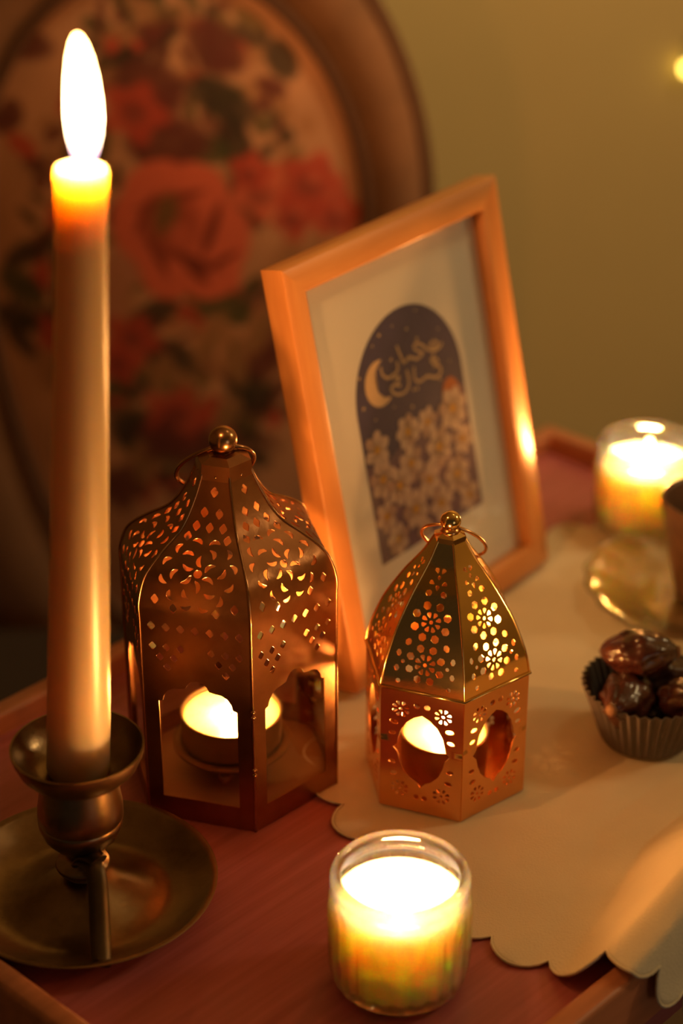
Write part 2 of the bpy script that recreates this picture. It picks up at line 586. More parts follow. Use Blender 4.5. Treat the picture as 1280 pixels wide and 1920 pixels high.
# ------------------------------------------------------------------ round scalloped cloth
m_cloth = mat('cream_linen', (0.78, 0.70, 0.54), 0.92, var=0.07, vscale=25, bump=0.35, bscale=900)
CC = Vector((0.213, 0.897, 0))
NS = 46
RC = 0.2285
def cloth_map(x, y):
    """lay a flat cloth point on the table, over the right-front rim and down its outer side"""
    P = Vector((x, y, 0))
    n, s = P.dot(NV), P.dot(T)
    o = n + 0.3905                      # beyond the inner edge of the rim
    lift = 0.034 * min(max((s - 0.555) / 0.12, 0), 1) ** 1.3
    zc = RH + 0.0014 + lift
    wr = 0.0006 * (sin(x * 90 + 2 * sin(y * 40)) * sin(y * 70) + 0.5)
    ramp = 0.030 + lift * 1.3
    if o <= -ramp:
        return Vector((x, y, 0.0010 + max(wr, 0)))
    path = [(-ramp, 0.0012), (-ramp * .62, 0.0016 + zc * .10), (-ramp * .32, zc * .55), (-.003, zc * .97), (0.004, zc), (0.0125, RH + .0012 + (zc - RH) * .80), (0.0165, RH * .6 + (zc - RH) * .5), (0.0195, -0.006), (0.024, -0.05), (0.03, -0.2)]
    d = o + ramp
    for (a, b) in zip(path[:-1], path[1:]):
        L = hypot(b[0] - a[0], b[1] - a[1])
        if d <= L or b is path[-1]:
            f = d / L
            nn, zz = a[0] + (b[0] - a[0]) * f, a[1] + (b[1] - a[1]) * f
            break
        d -= L
    out = 0.004 * sin(s * 95 + .6) * min(1, max(0, -zz / .03)) if zz < 0 else 0
    Q = NV * (nn - 0.3905 + max(out, -0.001)) + T * s
    return Vector((Q.x, Q.y, zz + max(wr, 0) * .3))
NAc, NRc = NS * 10, 90
pos, faces = [], []
hem = []
for i in range(NRc + 1):
    f = (i / NRc)
    for k in range(NAc):
        a = 2 * pi * k / NAc + 0.05
        R = RC + 0.0105 * (abs(sin(NS * (a - 0.05) / 2)) ** 0.75 - 0.45) * f ** 6
        r = 0.002 + (R - .002) * f
        q = cloth_map(CC.x + r * cos(a), CC.y + r * sin(a))
        pos.append(tuple(q))
        if i == NRc:
            hem.append(q)
for i in range(NRc):
    for k in range(NAc):
        k2 = (k + 1) % NAc
        faces.append((i * NAc + k, i * NAc + k2, (i + 1) * NAc + k2, (i + 1) * NAc + k))
faces.append(tuple(range(NAc)[::-1]))
me = bpy.data.meshes.new('scalloped_cloth')
me.from_pydata(pos, [], faces)
cloth = link('scalloped_cloth', me, m_cloth)
so = cloth.modifiers.new('thickness', 'SOLIDIFY')
so.thickness = 0.0006
so.offset = 1
tag(cloth, 'round cream cloth with scalloped corded edge, spread over the right side of the table', 'tablecloth')
bm = bmesh.new()
add_tube(bm, [h + Vector((0, 0, .0004)) for h in hem], 0.0007, 5, closed=True)
obj('corded_hem', bm, m_cloth, cloth)
def zc_at(x, y):
    return cloth_map(x, y).z + 0.0008

# ------------------------------------------------------------------ perforated lanterns
def catmull(prof, n=8):
    P = [tuple(p) for p in smooth_path([(a, b, 0) for a, b in prof], n)]
    P = [(p[0], p[1]) for p in P]
    s = [0.0]
    for a, b in zip(P[:-1], P[1:]):
        s.append(s[-1] + hypot((b[0] - a[0]) * .8660254, b[1] - a[1]))
    return P, s
C30, T30 = .8660254, .57735027

class Panel:
    """a hexagon side bent along a profile of (corner radius, height); x across, s along"""
    def __init__(self, prof):
        self.P, self.s = catmull(prof)
        self.L = self.s[-1]
    def at(self, s):
        s = min(max(s, 0), self.L)
        i = int(np.searchsorted(self.s, s, side='right')) - 1
        i = min(max(i, 0), len(self.s) - 2)
        f = (s - self.s[i]) / max(self.s[i + 1] - self.s[i], 1e-9)
        a, b = self.P[i], self.P[i + 1]
        return a[0] + (b[0] - a[0]) * f, a[1] + (b[1] - a[1]) * f
    def half(self, s):
        return self.at(s)[0] * 0.5
    def map(self, x, s, inset=0.0):
        r, z = self.at(s)
        r0, z0 = self.at(s - .0012)
        r1, z1 = self.at(s + .0012)
        dr, dz = (r1 - r0) * C30, z1 - z0
        L = hypot(dr, dz) or 1
        nx, nz = dz / L, -dr / L          # outward normal in (apothem, z)
        return (x, -(r * C30 - nx * inset), z - nz * inset)

def inside(poly, x, y):
    c = False
    n = len(poly)
    j = n - 1
    for i in range(n):
        xi, yi = poly[i]
        xj, yj = poly[j]
        if (yi > y) != (yj > y) and x < (xj - xi) * (y - yi) / (yj - yi) + xi:
            c = not c
        j = i
    return c

def panel_mesh(name, pan, holes, thick=0.0006, gap=0.0002, row=0.0022, colw=0.006):
    n = max(6, int(pan.L / row))
    outline = []
    for i in range(n + 1):
        s = pan.L * i / n
        outline.append((pan.half(s) - gap, s))
    for i in range(n, -1, -1):
        s = pan.L * i / n
        outline.append((-pan.half(s) + gap, s))
    K = 1000.0
    verts, edges = [], []
    def loop(poly):
        b = len(verts)
        for q in poly:
            verts.append(Vector((q[0] * K, q[1] * K)))
        m = len(poly)
        for i in range(m):
            edges.append((b + i, b + (i + 1) % m))
    loop(outline)
    holes = [h for h in holes if all(abs(x) < pan.half(s) - .0012 and .0008 < s < pan.L - .0008 for x, s in h)]
    for h in holes:
        loop(h)
    boxes = [(min(x for x, s in h) - .0005, max(x for x, s in h) + .0005, min(s for x, s in h) - .0005, max(s for x, s in h) + .0005) for h in holes]
    for i in range(1, n):
        s = pan.L * i / n
        m = max(1, int(2 * pan.half(s) / colw))
        for k in range(1, m):
            x = -pan.half(s) + 2 * pan.half(s) * k / m
            if not any(b[0] < x < b[1] and b[2] < s < b[3] for b in boxes):
                verts.append(Vector((x * K, s * K)))
    V, E, F, _, _, _ = delaunay_2d_cdt(verts, edges, [], 0, 1e-5)
    pts = [(v.x / K, v.y / K) for v in V]
    keep = []
    for f in F:
        x = sum(pts[i][0] for i in f) / 3
        s = sum(pts[i][1] for i in f) / 3
        if not inside(outline, x, s):
            continue
        if any(b[0] < x < b[1] and b[2] < s < b[3] and inside(h, x, s) for b, h in zip(boxes, holes)):
            continue
        keep.append(tuple(f))
    N = len(pts)
    co = [pan.map(x, s, 0) for x, s in pts] + [pan.map(x, s, thick) for x, s in pts]
    faces = [f for f in keep] + [tuple(i + N for i in f[::-1]) for f in keep]
    cnt = {}
    for f in keep:
        for a, b in zip(f, f[1:] + f[:1]):
            cnt[(a, b)] = cnt.get((a, b), 0) + 1
    side = []
    for (a, b) in list(cnt):
        if (b, a) not in cnt:
            side.append((b, a, a + N, b + N))
    me = bpy.data.meshes.new(name)
    me.from_pydata(co, [], faces + side)
    bm = bmesh.new()
    bm.from_mesh(me)
    bmesh.ops.delete(bm, geom=[v for v in bm.verts if not v.link_faces], context='VERTS')
    bmesh.ops.recalc_face_normals(bm, faces=bm.faces)
    bm.normal_update()
    for e in bm.edges:
        if len(e.link_faces) == 2 and e.calc_face_angle(0) > D(42):
            e.smooth = False
    bm.to_mesh(me)
    bm.free()
    me.shade_smooth()
    return me

def diamond(x, s, a=0.0022, b=None):
    b = b or a * 1.2
    k = .16
    out = []
    for (px, py), (qx, qy) in zip(((a, 0), (0, b), (-a, 0), (0, -b)), ((0, b), (-a, 0), (0, -b), (a, 0))):
        out += [(x + px + (qx - px) * k, s + py + (qy - py) * k), (x + px + (qx - px) * (1 - k), s + py + (qy - py) * (1 - k))]
    return out
def disc(x, s, r, n=14, e=1.0, ang=0.0):
    return [(x + r * cos(2 * pi * k / n) * cos(ang) - r * e * sin(2 * pi * k / n) * sin(ang), s + r * cos(2 * pi * k / n) * sin(ang) + r * e * sin(2 * pi * k / n) * cos(ang)) for k in range(n)]
def comma(x, s, L, wd, ang, bend):
    """a curved drop: thick rounded head, tapering, bent"""
    n = 9
    up, dn = [], []
    for i in range(n):
        t = i / (n - 1)
        px = (t - .5) * L
        py = bend * (1 - (2 * t - 1) ** 2)
        h = wd * sqrt(max(0.0, 1 - (2 * t - 1) ** 2)) * (1 - .35 * t) + (0 if i in (0, n - 1) else .0001)
        up.append((px, py + h))
        if 0 < i < n - 1:
            dn.append((px, py - h))
    pl = dn + up[::-1]
    return [(x + a * cos(ang) - b * sin(ang), s + a * sin(ang) + b * cos(ang)) for a, b in pl]
def drop(x, s, r0, r1, wd, ang):
    """rounded wedge petal pointing to (x, s), from radius r0 to r1 along ang"""
    prof = [(0.0, .18), (.35, .62), (.72, 1.0), (.93, .72), (1.0, .3)]
    pl = [(r0 + (r1 - r0) * t, wd * h) for t, h in prof] + [(r0 + (r1 - r0) * t, -wd * h) for t, h in prof[::-1]]
    return [(x + a * cos(ang) - b * sin(ang), s + a * sin(ang) + b * cos(ang)) for a, b in pl]
def kite(x, s, r, wd, ang):
    pl = [(-r, -.42 * wd), (-r, .42 * wd), (-.1 * r, wd), (r * .75, wd * .62), (r, 0), (r * .75, -wd * .62), (-.1 * r, -wd)]
    return [(x + a * cos(ang) - b * sin(ang), s + a * sin(ang) + b * cos(ang)) for a, b in pl]

def tube_obj(name, pts, r, m, parent, segs=8, closed=False):
    bm = bmesh.new()
    add_tube(bm, pts, r, segs, closed)
    return obj(name, bm, m, parent)

def hex_lathe(bm, prof, phase=0.0):
    add_lathe(bm, prof, 6, center=(0, 0))
    bmesh.ops.rotate(bm, cent=(0, 0, 0), matrix=Matrix.Rotation(-pi / 2 + phase, 3, 'Z'), verts=bm.verts)

def hang_ring(parent, name, m, R, r, z, roll, cx, rot):
    """carrying ring threaded under the ball and lying back on the roof"""
    a = D(52)
    ux = Vector((cos(roll), 0, sin(roll)))
    uy = Vector((0, cos(a), -sin(a)))
    c = Vector((cx, 0.0, z)) + uy * R
    pts = []
    for k in range(48):
        t = 2 * pi * k / 48
        q = c + ux * (R * cos(t)) + uy * (R * sin(t))
        pts.append(Matrix.Rotation(rot, 3, 'Z') @ q)
    tube_obj(name, pts, r, m, parent, 8, True)

# --- the large lantern
m_cop = mat('aged_copper_sheet', (0.40, 0.180, 0.082), 0.32, 1.0, var=0.22, vscale=60, bump=0.05, bscale=500, rvar=0.07)
m_cop2 = mat('dark_copper_trim', (0.52, 0.27, 0.13), 0.24, 1.0, var=0.25, vscale=90)
m_pane = glass('lantern_pane', (0.97, 0.93, 0.86), gloss=1.5)
BX, BY = -0.0559, 0.8593
PHB = D(14.35)
lan = thing('large_lantern', 'tall dark copper lantern with glass sides and onion-shaped pierced roof', 'lantern', (BX, BY, 0.0005), (0, 0, PHB))
BP = [(.0555, .0), (.0555, .03), (.0555, .06), (.0555, .09), (.0555, .112), (.0555, .122), (.0522, .1325), (.0475, .138), (.0395, .1435), (.030, .149), (.0245, .1545), (.0205, .1605), (.0165, .168), (.0135, .1755), (.0125, .180)]
pan = Panel(BP)
holes = []
def arc(cx, cy, r, a0, a1, n):
    return [(cx + r * cos(D(a0 + (a1 - a0) * i / n)), cy + r * sin(D(a0 + (a1 - a0) * i / n))) for i in range(n + 1)]
half = [(0.0198, 0.0128), (0.0198, 0.0685), (0.0178, 0.0693)] + [(0.0170, 0.0722), (0.0150, 0.0752), (0.0122, 0.0768), (0.0088, 0.0772), (0.0060, 0.0778), (0.0048, 0.0801), (0.0030, 0.0820), (0.0, 0.0827)]
holes.append(half + [(-x, y) for x, y in half[-2::-1]])
for cxx in (-.0147, .0147):
    for k in (-1, 0, 1):
        holes.append(diamond(cxx + k * .0070, .0995, .0021))
    for k in (-.5, .5):
        holes.append(diamond(cxx + k * .0070, .0938, .0021))
    holes.append(diamond(cxx, .0884, .0021))
for k in range(-3, 4):
    holes.append(diamond(k * .0073, .1106, .0023))
for x, s in ((-.0197, .1252), (.0197, .1252), (-.0105, .1216), (.0105, .1216), (0, .1806), (-.0037, .1707), (.0037, .1707), (0, .1637), (-.0066, .1640), (.0066, .1640), (-.0098, .1585), (.0098, .1585)):
    holes.append(diamond(x, s, .0022, .0029))
FC = (0.0, .1398)
holes.append(disc(*FC, .0021))
for k in range(6):
    a = D(60 * k + 30)
    holes.append(comma(FC[0] + .0063 * cos(a), FC[1] + .0063 * sin(a), .0062, .00118, a + D(12), .0013))
    a2 = D(60 * k + 8)
    holes.append(comma(FC[0] + .0113 * cos(a2), FC[1] + .0113 * sin(a2), .0058, .00118, a2 + D(55), -.0013))
    for da, sg in ((-15, 1), (15, -1)):
        a3 = D(60 * k + da)
        a3 = D(60 * k + 30 + da)
        holes.append(comma(FC[0] + .0166 * cos(a3), FC[1] + .0166 * sin(a3), .0056, .00118, a3 + pi / 2 + sg * D(28), -.0013))
me_p = panel_mesh('panel', pan, holes)
me_g = None
for k in range(6):
    o = bpy.data.objects.new('panel', me_p)
    COL.objects.link(o)
    o.parent = lan
    o.rotation_euler = (0, 0, D(60 * k + 30))
    if k == 0:
        me_p.materials.append(m_cop)
bm = bmesh.new()
ap = .0555 * C30 - .0014
add_box(bm, (-.0235, -ap, .009), (.0235, -ap + .0010, .0865))
me_g = bpy.data.meshes.new('glass_pane')
bm.to_mesh(me_g)
bm.free()
me_g.materials.append(m_pane)
for k in range(6):
    o = bpy.data.objects.new('glass_pane', me_g)
    COL.objects.link(o)
    o.parent = lan
    o.rotation_euler = (0, 0, D(60 * k + 30))
seam_pts = [(0, -r, z) for r, z in pan.P]
bm = bmesh.new()
add_tube(bm, seam_pts, 0.0007, 6)
me_s = bpy.data.meshes.new('seam')
bm.to_mesh(me_s)
bm.free()
me_s.materials.append(m_cop2)
me_s.shade_smooth()
for k in range(6):
    o = bpy.data.objects.new('seam', me_s)
    COL.objects.link(o)
    o.parent = lan
    o.rotation_euler = (0, 0, D(60 * k))
bm = bmesh.new()
hex_lathe(bm, [(0, .0002), (.0545, .0002), (.0545, .002), (0, .002)])
obj('base_plate', bm, mat('dull_copper_floor', (.42, .23, .14), .5, .6), lan, smooth=False)
bm = bmesh.new()
hex_lathe(bm, [(.0142, .1708), (.0148, .1708), (.0138, .1800), (.0085, .1822), (.0060, .1826), (.0, .1826)])
obj('cap', bm, m_cop, lan, smooth=False)
bm = bmesh.new()
add_lathe(bm, [(0, .1815), (.0046, .1815), (.0040, .1835), (.0045, .1845)], 20)
obj('neck', bm, m_cop2, lan)
bm = bmesh.new()
bmesh.ops.create_uvsphere(bm, u_segments=32, v_segments=20, radius=.0069)
bmesh.ops.translate(bm, verts=bm.verts, vec=(0, 0, .1885))
obj('ball_finial', bm, m_cop2, lan)
hang_ring(lan, 'carrying_ring', m_cop2, .0195, .0011, .1838, D(15), -.005, -PHB)
for z in (.0705, .0675, .037, .034):
    bm = bmesh.new()
    bmesh.ops.create_uvsphere(bm, u_segments=12, v_segments=8, radius=.0013)
    bmesh.ops.translate(bm, verts=bm.verts, vec=(0, -.0560, z))
    obj('hinge_bead', bm, m_cop2, lan)
# rivet on the cap
for k in range(6):
    bm = bmesh.new()
    bmesh.ops.create_uvsphere(bm, u_segments=8, v_segments=6, radius=.0006)
    a = D(60 * k + 30)
    bmesh.ops.translate(bm, verts=bm.verts, vec=(.01243 * sin(a), -.01243 * cos(a), .1745))
    obj('rivet', bm, m_cop2, lan)

# --- the small lantern
m_gold = mat('polished_gold_sheet', (0.86, 0.55, 0.20), 0.13, 1.0, bump=0.03, bscale=250)
m_cpr = mat('bright_copper_sheet', (0.80, 0.40, 0.16), 0.22, 1.0, bump=0.03, bscale=250)
SX, SY = 0.0522, 0.8534
PHS = D(8.9)
SZ = zc_at(SX, SY)
lans = thing('small_lantern', 'small polished gold lantern pierced all over with rosettes, standing on the cloth', 'lantern', (SX, SY, SZ), (0, 0, PHS))
WP = [(.0426, 0), (.0426, .02), (.0426, .045), (.0426, .0700)]
SP = [(.0426, .0705), (.0407, .080), (.0372, .0898), (.0329, .0995), (.0275, .1085), (.0222, .1165), (.0184, .1215), (.0132, .1285), (.0088, .136), (.0070, .1389)]
pw, pr = Panel(WP), Panel(SP)
hw = []
key = [(0, .0575), (.0040, .0555), (.0078, .0520), (.0106, .0472), (.0120, .0420), (.0125, .0388), (.0146, .0362), (.0122, .0335), (.0112, .0290), (.0090, .0235), (.0055, .0195), (.0022, .0178), (0, .0148)]
hw.append(key + [(-x, y) for x, y in key[-2:0:-1]])
def rosette(L, x, s, rc, r0, r1, wd, n=8, ph=0.0):
    L.append(disc(x, s, rc, 10))
    for k in range(n):
        L.append(drop(x, s, r0, r1, wd, 2 * pi * (k + ph) / n))
for sx in (-1, 1):
    rosette(hw, sx * .0108, .0592, .00085, .0021, .0045, .00095, 8, .5)
    rosette(hw, sx * .0108, .0125, .00085, .0021, .0045, .00095, 8, .5)
    hw.append(disc(sx * .0026, .0627, .0017, 8, .95, pi / 8))
    hw.append(disc(sx * .0021, .0090, .0015, 8, .95, pi / 8))
    hw.append(disc(sx * .0142, .0511, .0022, 12, .62, sx * D(12)))
    hw.append(disc(sx * .0150, .0446, .0019, 12, .62, -sx * D(12)))
    hw.append(disc(sx * .0142, .0208, .0020, 12, .62, -sx * D(12)))
    hw.append(disc(sx * .0150, .0275, .0019, 12, .62, sx * D(12)))
hr = []
def ring_of(L, x, s, rc, r0, r1, wi, ro, rk, wk, n=8, ph=.5, skip=()):
    L.append(disc(x, s, rc, 10))
    for k in range(n):
        L.append(drop(x, s, r0, r1, wi, 2 * pi * (k + ph) / n))
    for k in range(n):
        if k in skip:
            continue
        a = 2 * pi * (k + ph) / n
        L.append(kite(x + ro * cos(a), s + ro * sin(a), rk, wk, a))
ring_of(hr, 0, .0146, .0010, .0024, .0053, .00120, .0084, .0019, .0020)
ring_of(hr, 0, .0357, .0010, .0023, .0050, .00115, .0084, .0020, .0021)
for sx in (-1, 1):
    hr.append(kite(sx * .0136, .0186, .0017, .0013, pi / 2))
    hr.append(disc(sx * .0112, .0146, .0010, 8))
    hr.append(kite(sx * .0140, .0108, .0016, .0013, -pi / 2))
    hr.append(kite(sx * .0095, .0246, .0018, .0016, pi / 2 + sx * .5))
    hr.append(kite(sx * .0037, .0496, .0016, .0016, pi / 2 + sx * .8))
    hr.append(drop(0, .0531, .0022, .0047, .0011, D(90) - sx * D(63)))
    hr.append(drop(0, .0575, .0022, .0049, .0011, D(90) - sx * D(25)))
    hr.append(disc(sx * .0128, .0044, .0012, 8))
hr.append(disc(0, .0574, .0008, 8, 1.3))
hr.append(drop(0, .0552, -.0042, -.0016, .0010, pi / 2))
for nm, pnl, hl, m in (('side_panel', pw, hw, m_cpr), ('roof_panel', pr, hr, m_gold)):
    me = panel_mesh(nm, pnl, hl, .0005)
    me.materials.append(m)
    for k in range(6):
        o = bpy.data.objects.new(nm, me)
        COL.objects.link(o)
        o.parent = lans
        o.rotation_euler = (0, 0, D(60 * k + 30))
bm = bmesh.new()
add_tube(bm, [(0, -r, z) for r, z in pr.P], 0.00055, 6)
me_s = bpy.data.meshes.new('roof_seam')
bm.to_mesh(me_s)
bm.free()
me_s.materials.append(m_gold)
me_s.shade_smooth()
for k in range(6):
    o = bpy.data.objects.new('roof_seam', me_s)
    COL.objects.link(o)
    o.parent = lans
    o.rotation_euler = (0, 0, D(60 * k))
tube_obj('edge_band', [(.0430 * sin(D(60 * k)), -.0430 * cos(D(60 * k)), .0703) for k in range(6)], .0008, m_gold, lans, 6, True)
bm = bmesh.new()
hex_lathe(bm, [(0, .0002), (.0418, .0002), (.0418, .0016), (0, .0016)])
obj('base_plate', bm, m_cpr, lans, smooth=False)
bm = bmesh.new()
hex_lathe(bm, [(.0076, .1372), (.0082, .1372), (.0080, .1398), (.0050, .1412), (0, .1414)])
obj('cap', bm, m_gold, lans, smooth=False)
bm = bmesh.new()
add_lathe(bm, [(0, .1405), (.0046, .1405), (.0050, .1415), (.0042, .1425), (.0036, .1432)], 20)
obj('neck', bm, m_cpr, lans)
bm = bmesh.new()
bmesh.ops.create_uvsphere(bm, u_segments=32, v_segments=20, radius=.0051)
bmesh.ops.translate(bm, verts=bm.verts, vec=(0, 0, .1465))
obj('ball_finial', bm, m_gold, lans)
hang_ring(lans, 'carrying_ring', m_cpr, .0165, .00085, .1432, D(-17), .0025, -PHS)

# ------------------------------------------------------------------ candles
m_wax = mat('cream_wax', (0.992, 0.92, 0.60), 0.42, sss=1.0, sss_radius=(1.0, 0.48, 0.14), sss_scale=0.055)
m_wax_t = mat('ivory_taper_wax', (0.33, 0.285, 0.20), 0.36, sss=1.0, sss_radius=(1.0, 0.62, 0.28), sss_scale=0.065)
m_wax_s = mat('yellow_tealight_wax', (0.98, 0.82, 0.36), 0.42, sss=1.0, sss_radius=(1.0, 0.42, 0.13), sss_scale=0.02)
m_wick = mat('charred_wick', (0.02, 0.015, 0.012), 0.9)
m_alu = mat('tealight_metal', (0.45, 0.30, 0.20), 0.35, 1.0, bump=0.1, bscale=400)

def make_flame(parent, base, h, wd, strength, lean=(0, 0)):
    """a flame standing on its wick, with its own light inside"""
    prof = [(0, 0), (.55, .02), (.74, .10), (.92, .22), (1.0, .36), (.97, .50), (.86, .66), (.66, .82), (.42, .93), (.2, .985), (0, 1.0)]
    bm = bmesh.new()
    add_lathe(bm, [(r * wd, z * h) for r, z in prof], 24)
    for v in bm.verts:
        t = v.co.z / h
        v.co.x += lean[0] * t * t
        v.co.y += lean[1] * t * t
    o = obj('flame', bm, flame_mat('candle_flame', h, strength), parent)
    o.location = base
    return o

def tealight(loc, R, z0, z1, label, power, fl, holder=None):
    t = thing('tealight', label, 'candle', loc)
    bm = bmesh.new()
    h = z1 - z0
    add_lathe(bm, [(0, z0), (R - .0012, z0), (R - .0005, z0 + .001), (R, z0 + h * .5), (R, z1), (R + .0005, z1 + .0004), (R + .0002, z1 + .0009), (R - .0006, z1 + .0006), (R - .0007, z1 - .004), (R - .001, z0 + .001), (0, z0 + .001)], 48)
    obj('metal_cup', bm, m_alu, t, sharp=D(60))
    bm = bmesh.new()
    add_lathe(bm, [(0, z0 + .0012), (R - .0014, z0 + .0012), (R - .0009, z0 + .002), (R - .0009, z1 - .0012), (R - .002, z1 - .0018), (R * .5, z1 - .0022), (0, z1 - .0022)], 48)
    obj('wax', bm, m_wax_s, t)
    zw = z1 - .0022
    tube_obj('wick', [(0, 0, zw - .002), (0.0003, 0, zw + .003), (.001, 0, zw + .006)], .0007, m_wick, t, 6)
    f = make_flame(t, (0.0005, 0, zw + .0015), fl, fl * .21, 10)
    flame_light('flame_light', (0, 0, zw + fl * .45), power, .0035, t)
    return t
# metal holder with three ball feet inside the large lantern
hold = thing('tealight_holder', 'low round metal holder on ball feet inside the large copper lantern', 'candle holder', (BX, BY, .0026))
bm = bmesh.new()
add_lathe(bm, [(0, .0060), (.014, .0062), (.022, .0095), (.0275, .0145), (.0300, .0155), (.0302, .0170), (.0285, .0178), (.0262, .0172), (.0262, .0125), (.0235, .0112), (0, .0108)], 48)
obj('bowl', bm, mat('dull_bronze', (0.35, 0.20, 0.11), .4, 1.0, var=.3, vscale=120), hold, sharp=D(70))
for k in range(3):
    a = D(-100 + 120 * k)
    bm = bmesh.new()
    bmesh.ops.create_uvsphere(bm, u_segments=14, v_segments=10, radius=.0036)
    bmesh.ops.translate(bm, verts=bm.verts, vec=(.0175 * cos(a), .0175 * sin(a), .0036))
    obj('foot', bm, m_cop2, hold)
tealight((BX, BY, .0026), .0255, .0113, .0335, 'lit tealight in the holder inside the large copper lantern', 0.7, .015)
tealight((SX, SY, SZ + .0018), .0220, .0001, .0245, 'lit tealight inside the small gold lantern', 0.42, .014)

# --- jar candles
m_jar = glass('jar_glass', (0.98, 0.94, 0.86), refract=0.72, gloss=1.7)
def jar_candle(loc, label, power, rot=0.0):
    t = thing('jar_candle', label, 'candle', loc, (0, 0, rot), 'ribbed glass jar candles on the cloth and table')
    nr = 26
    def ribs(a, r, z):
        if z < .004 or z > .0465 or r < .0292:
            return r
        env = min(1, (z - .004) / .004) * min(1, max(0, (.0465 - z) / .004))
        return r - .0015 * env * (1 - abs(sin(nr * a / 2)) ** .7)
    outer = [(0, .0), (.024, .0), (.0275, .0012), (.0298, .004), (.0311, .008), (.0317, .014), (.0319, .026), (.0319, .038), (.0318, .0425), (.0314, .0455), (.0304, .0478), (.0290, .0490), (.0284, .0500), (.0285, .0508), (.0297, .0518), (.0306, .0534), (.0308, .0554), (.0303, .0576), (.0290, .0592), (.0274, .0594), (.0261, .0582), (.0255, .0562), (.0258, .0540), (.0266, .0515), (.0274, .0490), (.0286, .0470), (.0290, .0440), (.0290, .0100), (.0280, .0060), (.0250, .0045), (0, .0045)]
    bm = bmesh.new()
    add_lathe(bm, outer, 208, mod=ribs)
    obj('ribbed_jar', bm, m_jar, t)
    bm = bmesh.new()
    add_lathe(bm, [(0, .0047), (.0248, .0047), (.0277, .0062), (.0287, .0102), (.0287, .0425), (.0284, .0446), (.0276, .0450), (.0250, .0437), (.014, .0430), (0, .0428)], 72)
    obj('wax', bm, m_wax, t)
    tube_obj('wick', [(0, 0, .040), (.0002, 0, .046), (.0011, 0, .0495)], .0008, m_wick, t, 6)
    make_flame(t, (0.0006, 0, .0450), .0165, .0034, 14)
    flame_light('flame_light', (0, 0, .0530), power, .0065, t)
    return t
jar_candle((.0255, .7000, .0004), 'lit ribbed glass jar candle on bare wood at the front edge of the table', 3.3)
JB = (.1885, 1.118)
jar_candle((JB[0], JB[1], zc_at(*JB)), 'lit ribbed glass jar candle at the back, beside the brown cup', 3.2, .1)

# --- taper candle and chamberstick
m_brz = mat('dark_aged_bronze', (0.36, 0.25, 0.145), 0.31, 1.0, var=0.4, color2=(0.20, 0.135, 0.08), vscale=35, bump=0.25, bscale=120, rvar=0.1)
AX, AY = -0.1205, 0.7535
stick = thing('chamberstick', 'dark bronze chamberstick with wide round dish, drip pan and thumb strap', 'candlestick', (AX, AY, 0.0003))
bm = bmesh.new()
add_lathe(bm, [(0, .0022), (.020, .0016), (.034, .0), (.042, .0004), (.052, .0045), (.0595, .0098), (.0622, .0116), (.0628, .0126), (.0618, .0132), (.0590, .0114), (.0515, .0066), (.0425, .0030), (.037, .0030), (.030, .0052), (.021, .0100), (.0135, .0142), (.0090, .0160), (0, .0160)], 96)
obj('dish', bm, m_brz, stick, sharp=D(75))
sh = (0.02, 0.0)
bm = bmesh.new()
add_lathe(bm, [(0, .0150), (.0088, .0150), (.0078, .0175), (.0080, .0190), (.0122, .0205), (.0128, .0220), (.0120, .0236), (.0080, .0250), (.0074, .0275), (.0088, .0305), (.0130, .0345), (.0172, .0395), (.0193, .0450), (.0196, .0480), (.0192, .0486), (.0197, .0495), (.0195, .0550), (.0186, .0610), (.0174, .0665), (.0168, .0700), (0, .0700)], 64, shear=sh)
obj('stem', bm, m_brz, stick, sharp=D(60))
bm = bmesh.new()
add_lathe(bm, [(0, .0690), (.0160, .0690), (.0190, .0712), (.0235, .0742), (.0272, .0784), (.0294, .0835), (.0302, .0865), (.0303, .0876), (.0293, .0877), (.0280, .0840), (.0255, .0795), (.0220, .0762), (.0180, .0740), (.0150, .0732), (0, .0732)], 72, shear=sh)
obj('drip_pan', bm, m_brz, stick, sharp=D(75))
bm = bmesh.new()
strap = smooth_path([(.0005, -.0100, .0300), (.0045, -.0150, .0345), (.0085, -.0200, .0355), (.0105, -.0265, .0310), (.0118, -.0360, .0215), (.0128, -.0450, .0135), (.0136, -.0520, .0085), (.0138, -.0550, .0082)], 6)
add_tube(bm, strap, [.0047] * len(strap), 10, flat=(1.0, .36))
m_brz_shade = mat('shaded_bronze', (0.10, 0.07, 0.042), 0.42, 1.0, var=0.4, vscale=60)  # darker copy of the bronze, shading of the strap put into its colour
obj('thumb_strap', bm, m_brz_shade, stick, sharp=D(80))
bm = bmesh.new()
curl = smooth_path([(.0005, -.0100, .0300), (.0030, -.0118, .0350), (.0070, -.0150, .0372), (.0105, -.0185, .0368)], 6)
add_tube(bm, curl, [.0050] * len(curl), 10, flat=(1.0, .45))
obj('thumb_rest', bm, m_brz_shade, stick, sharp=D(80))

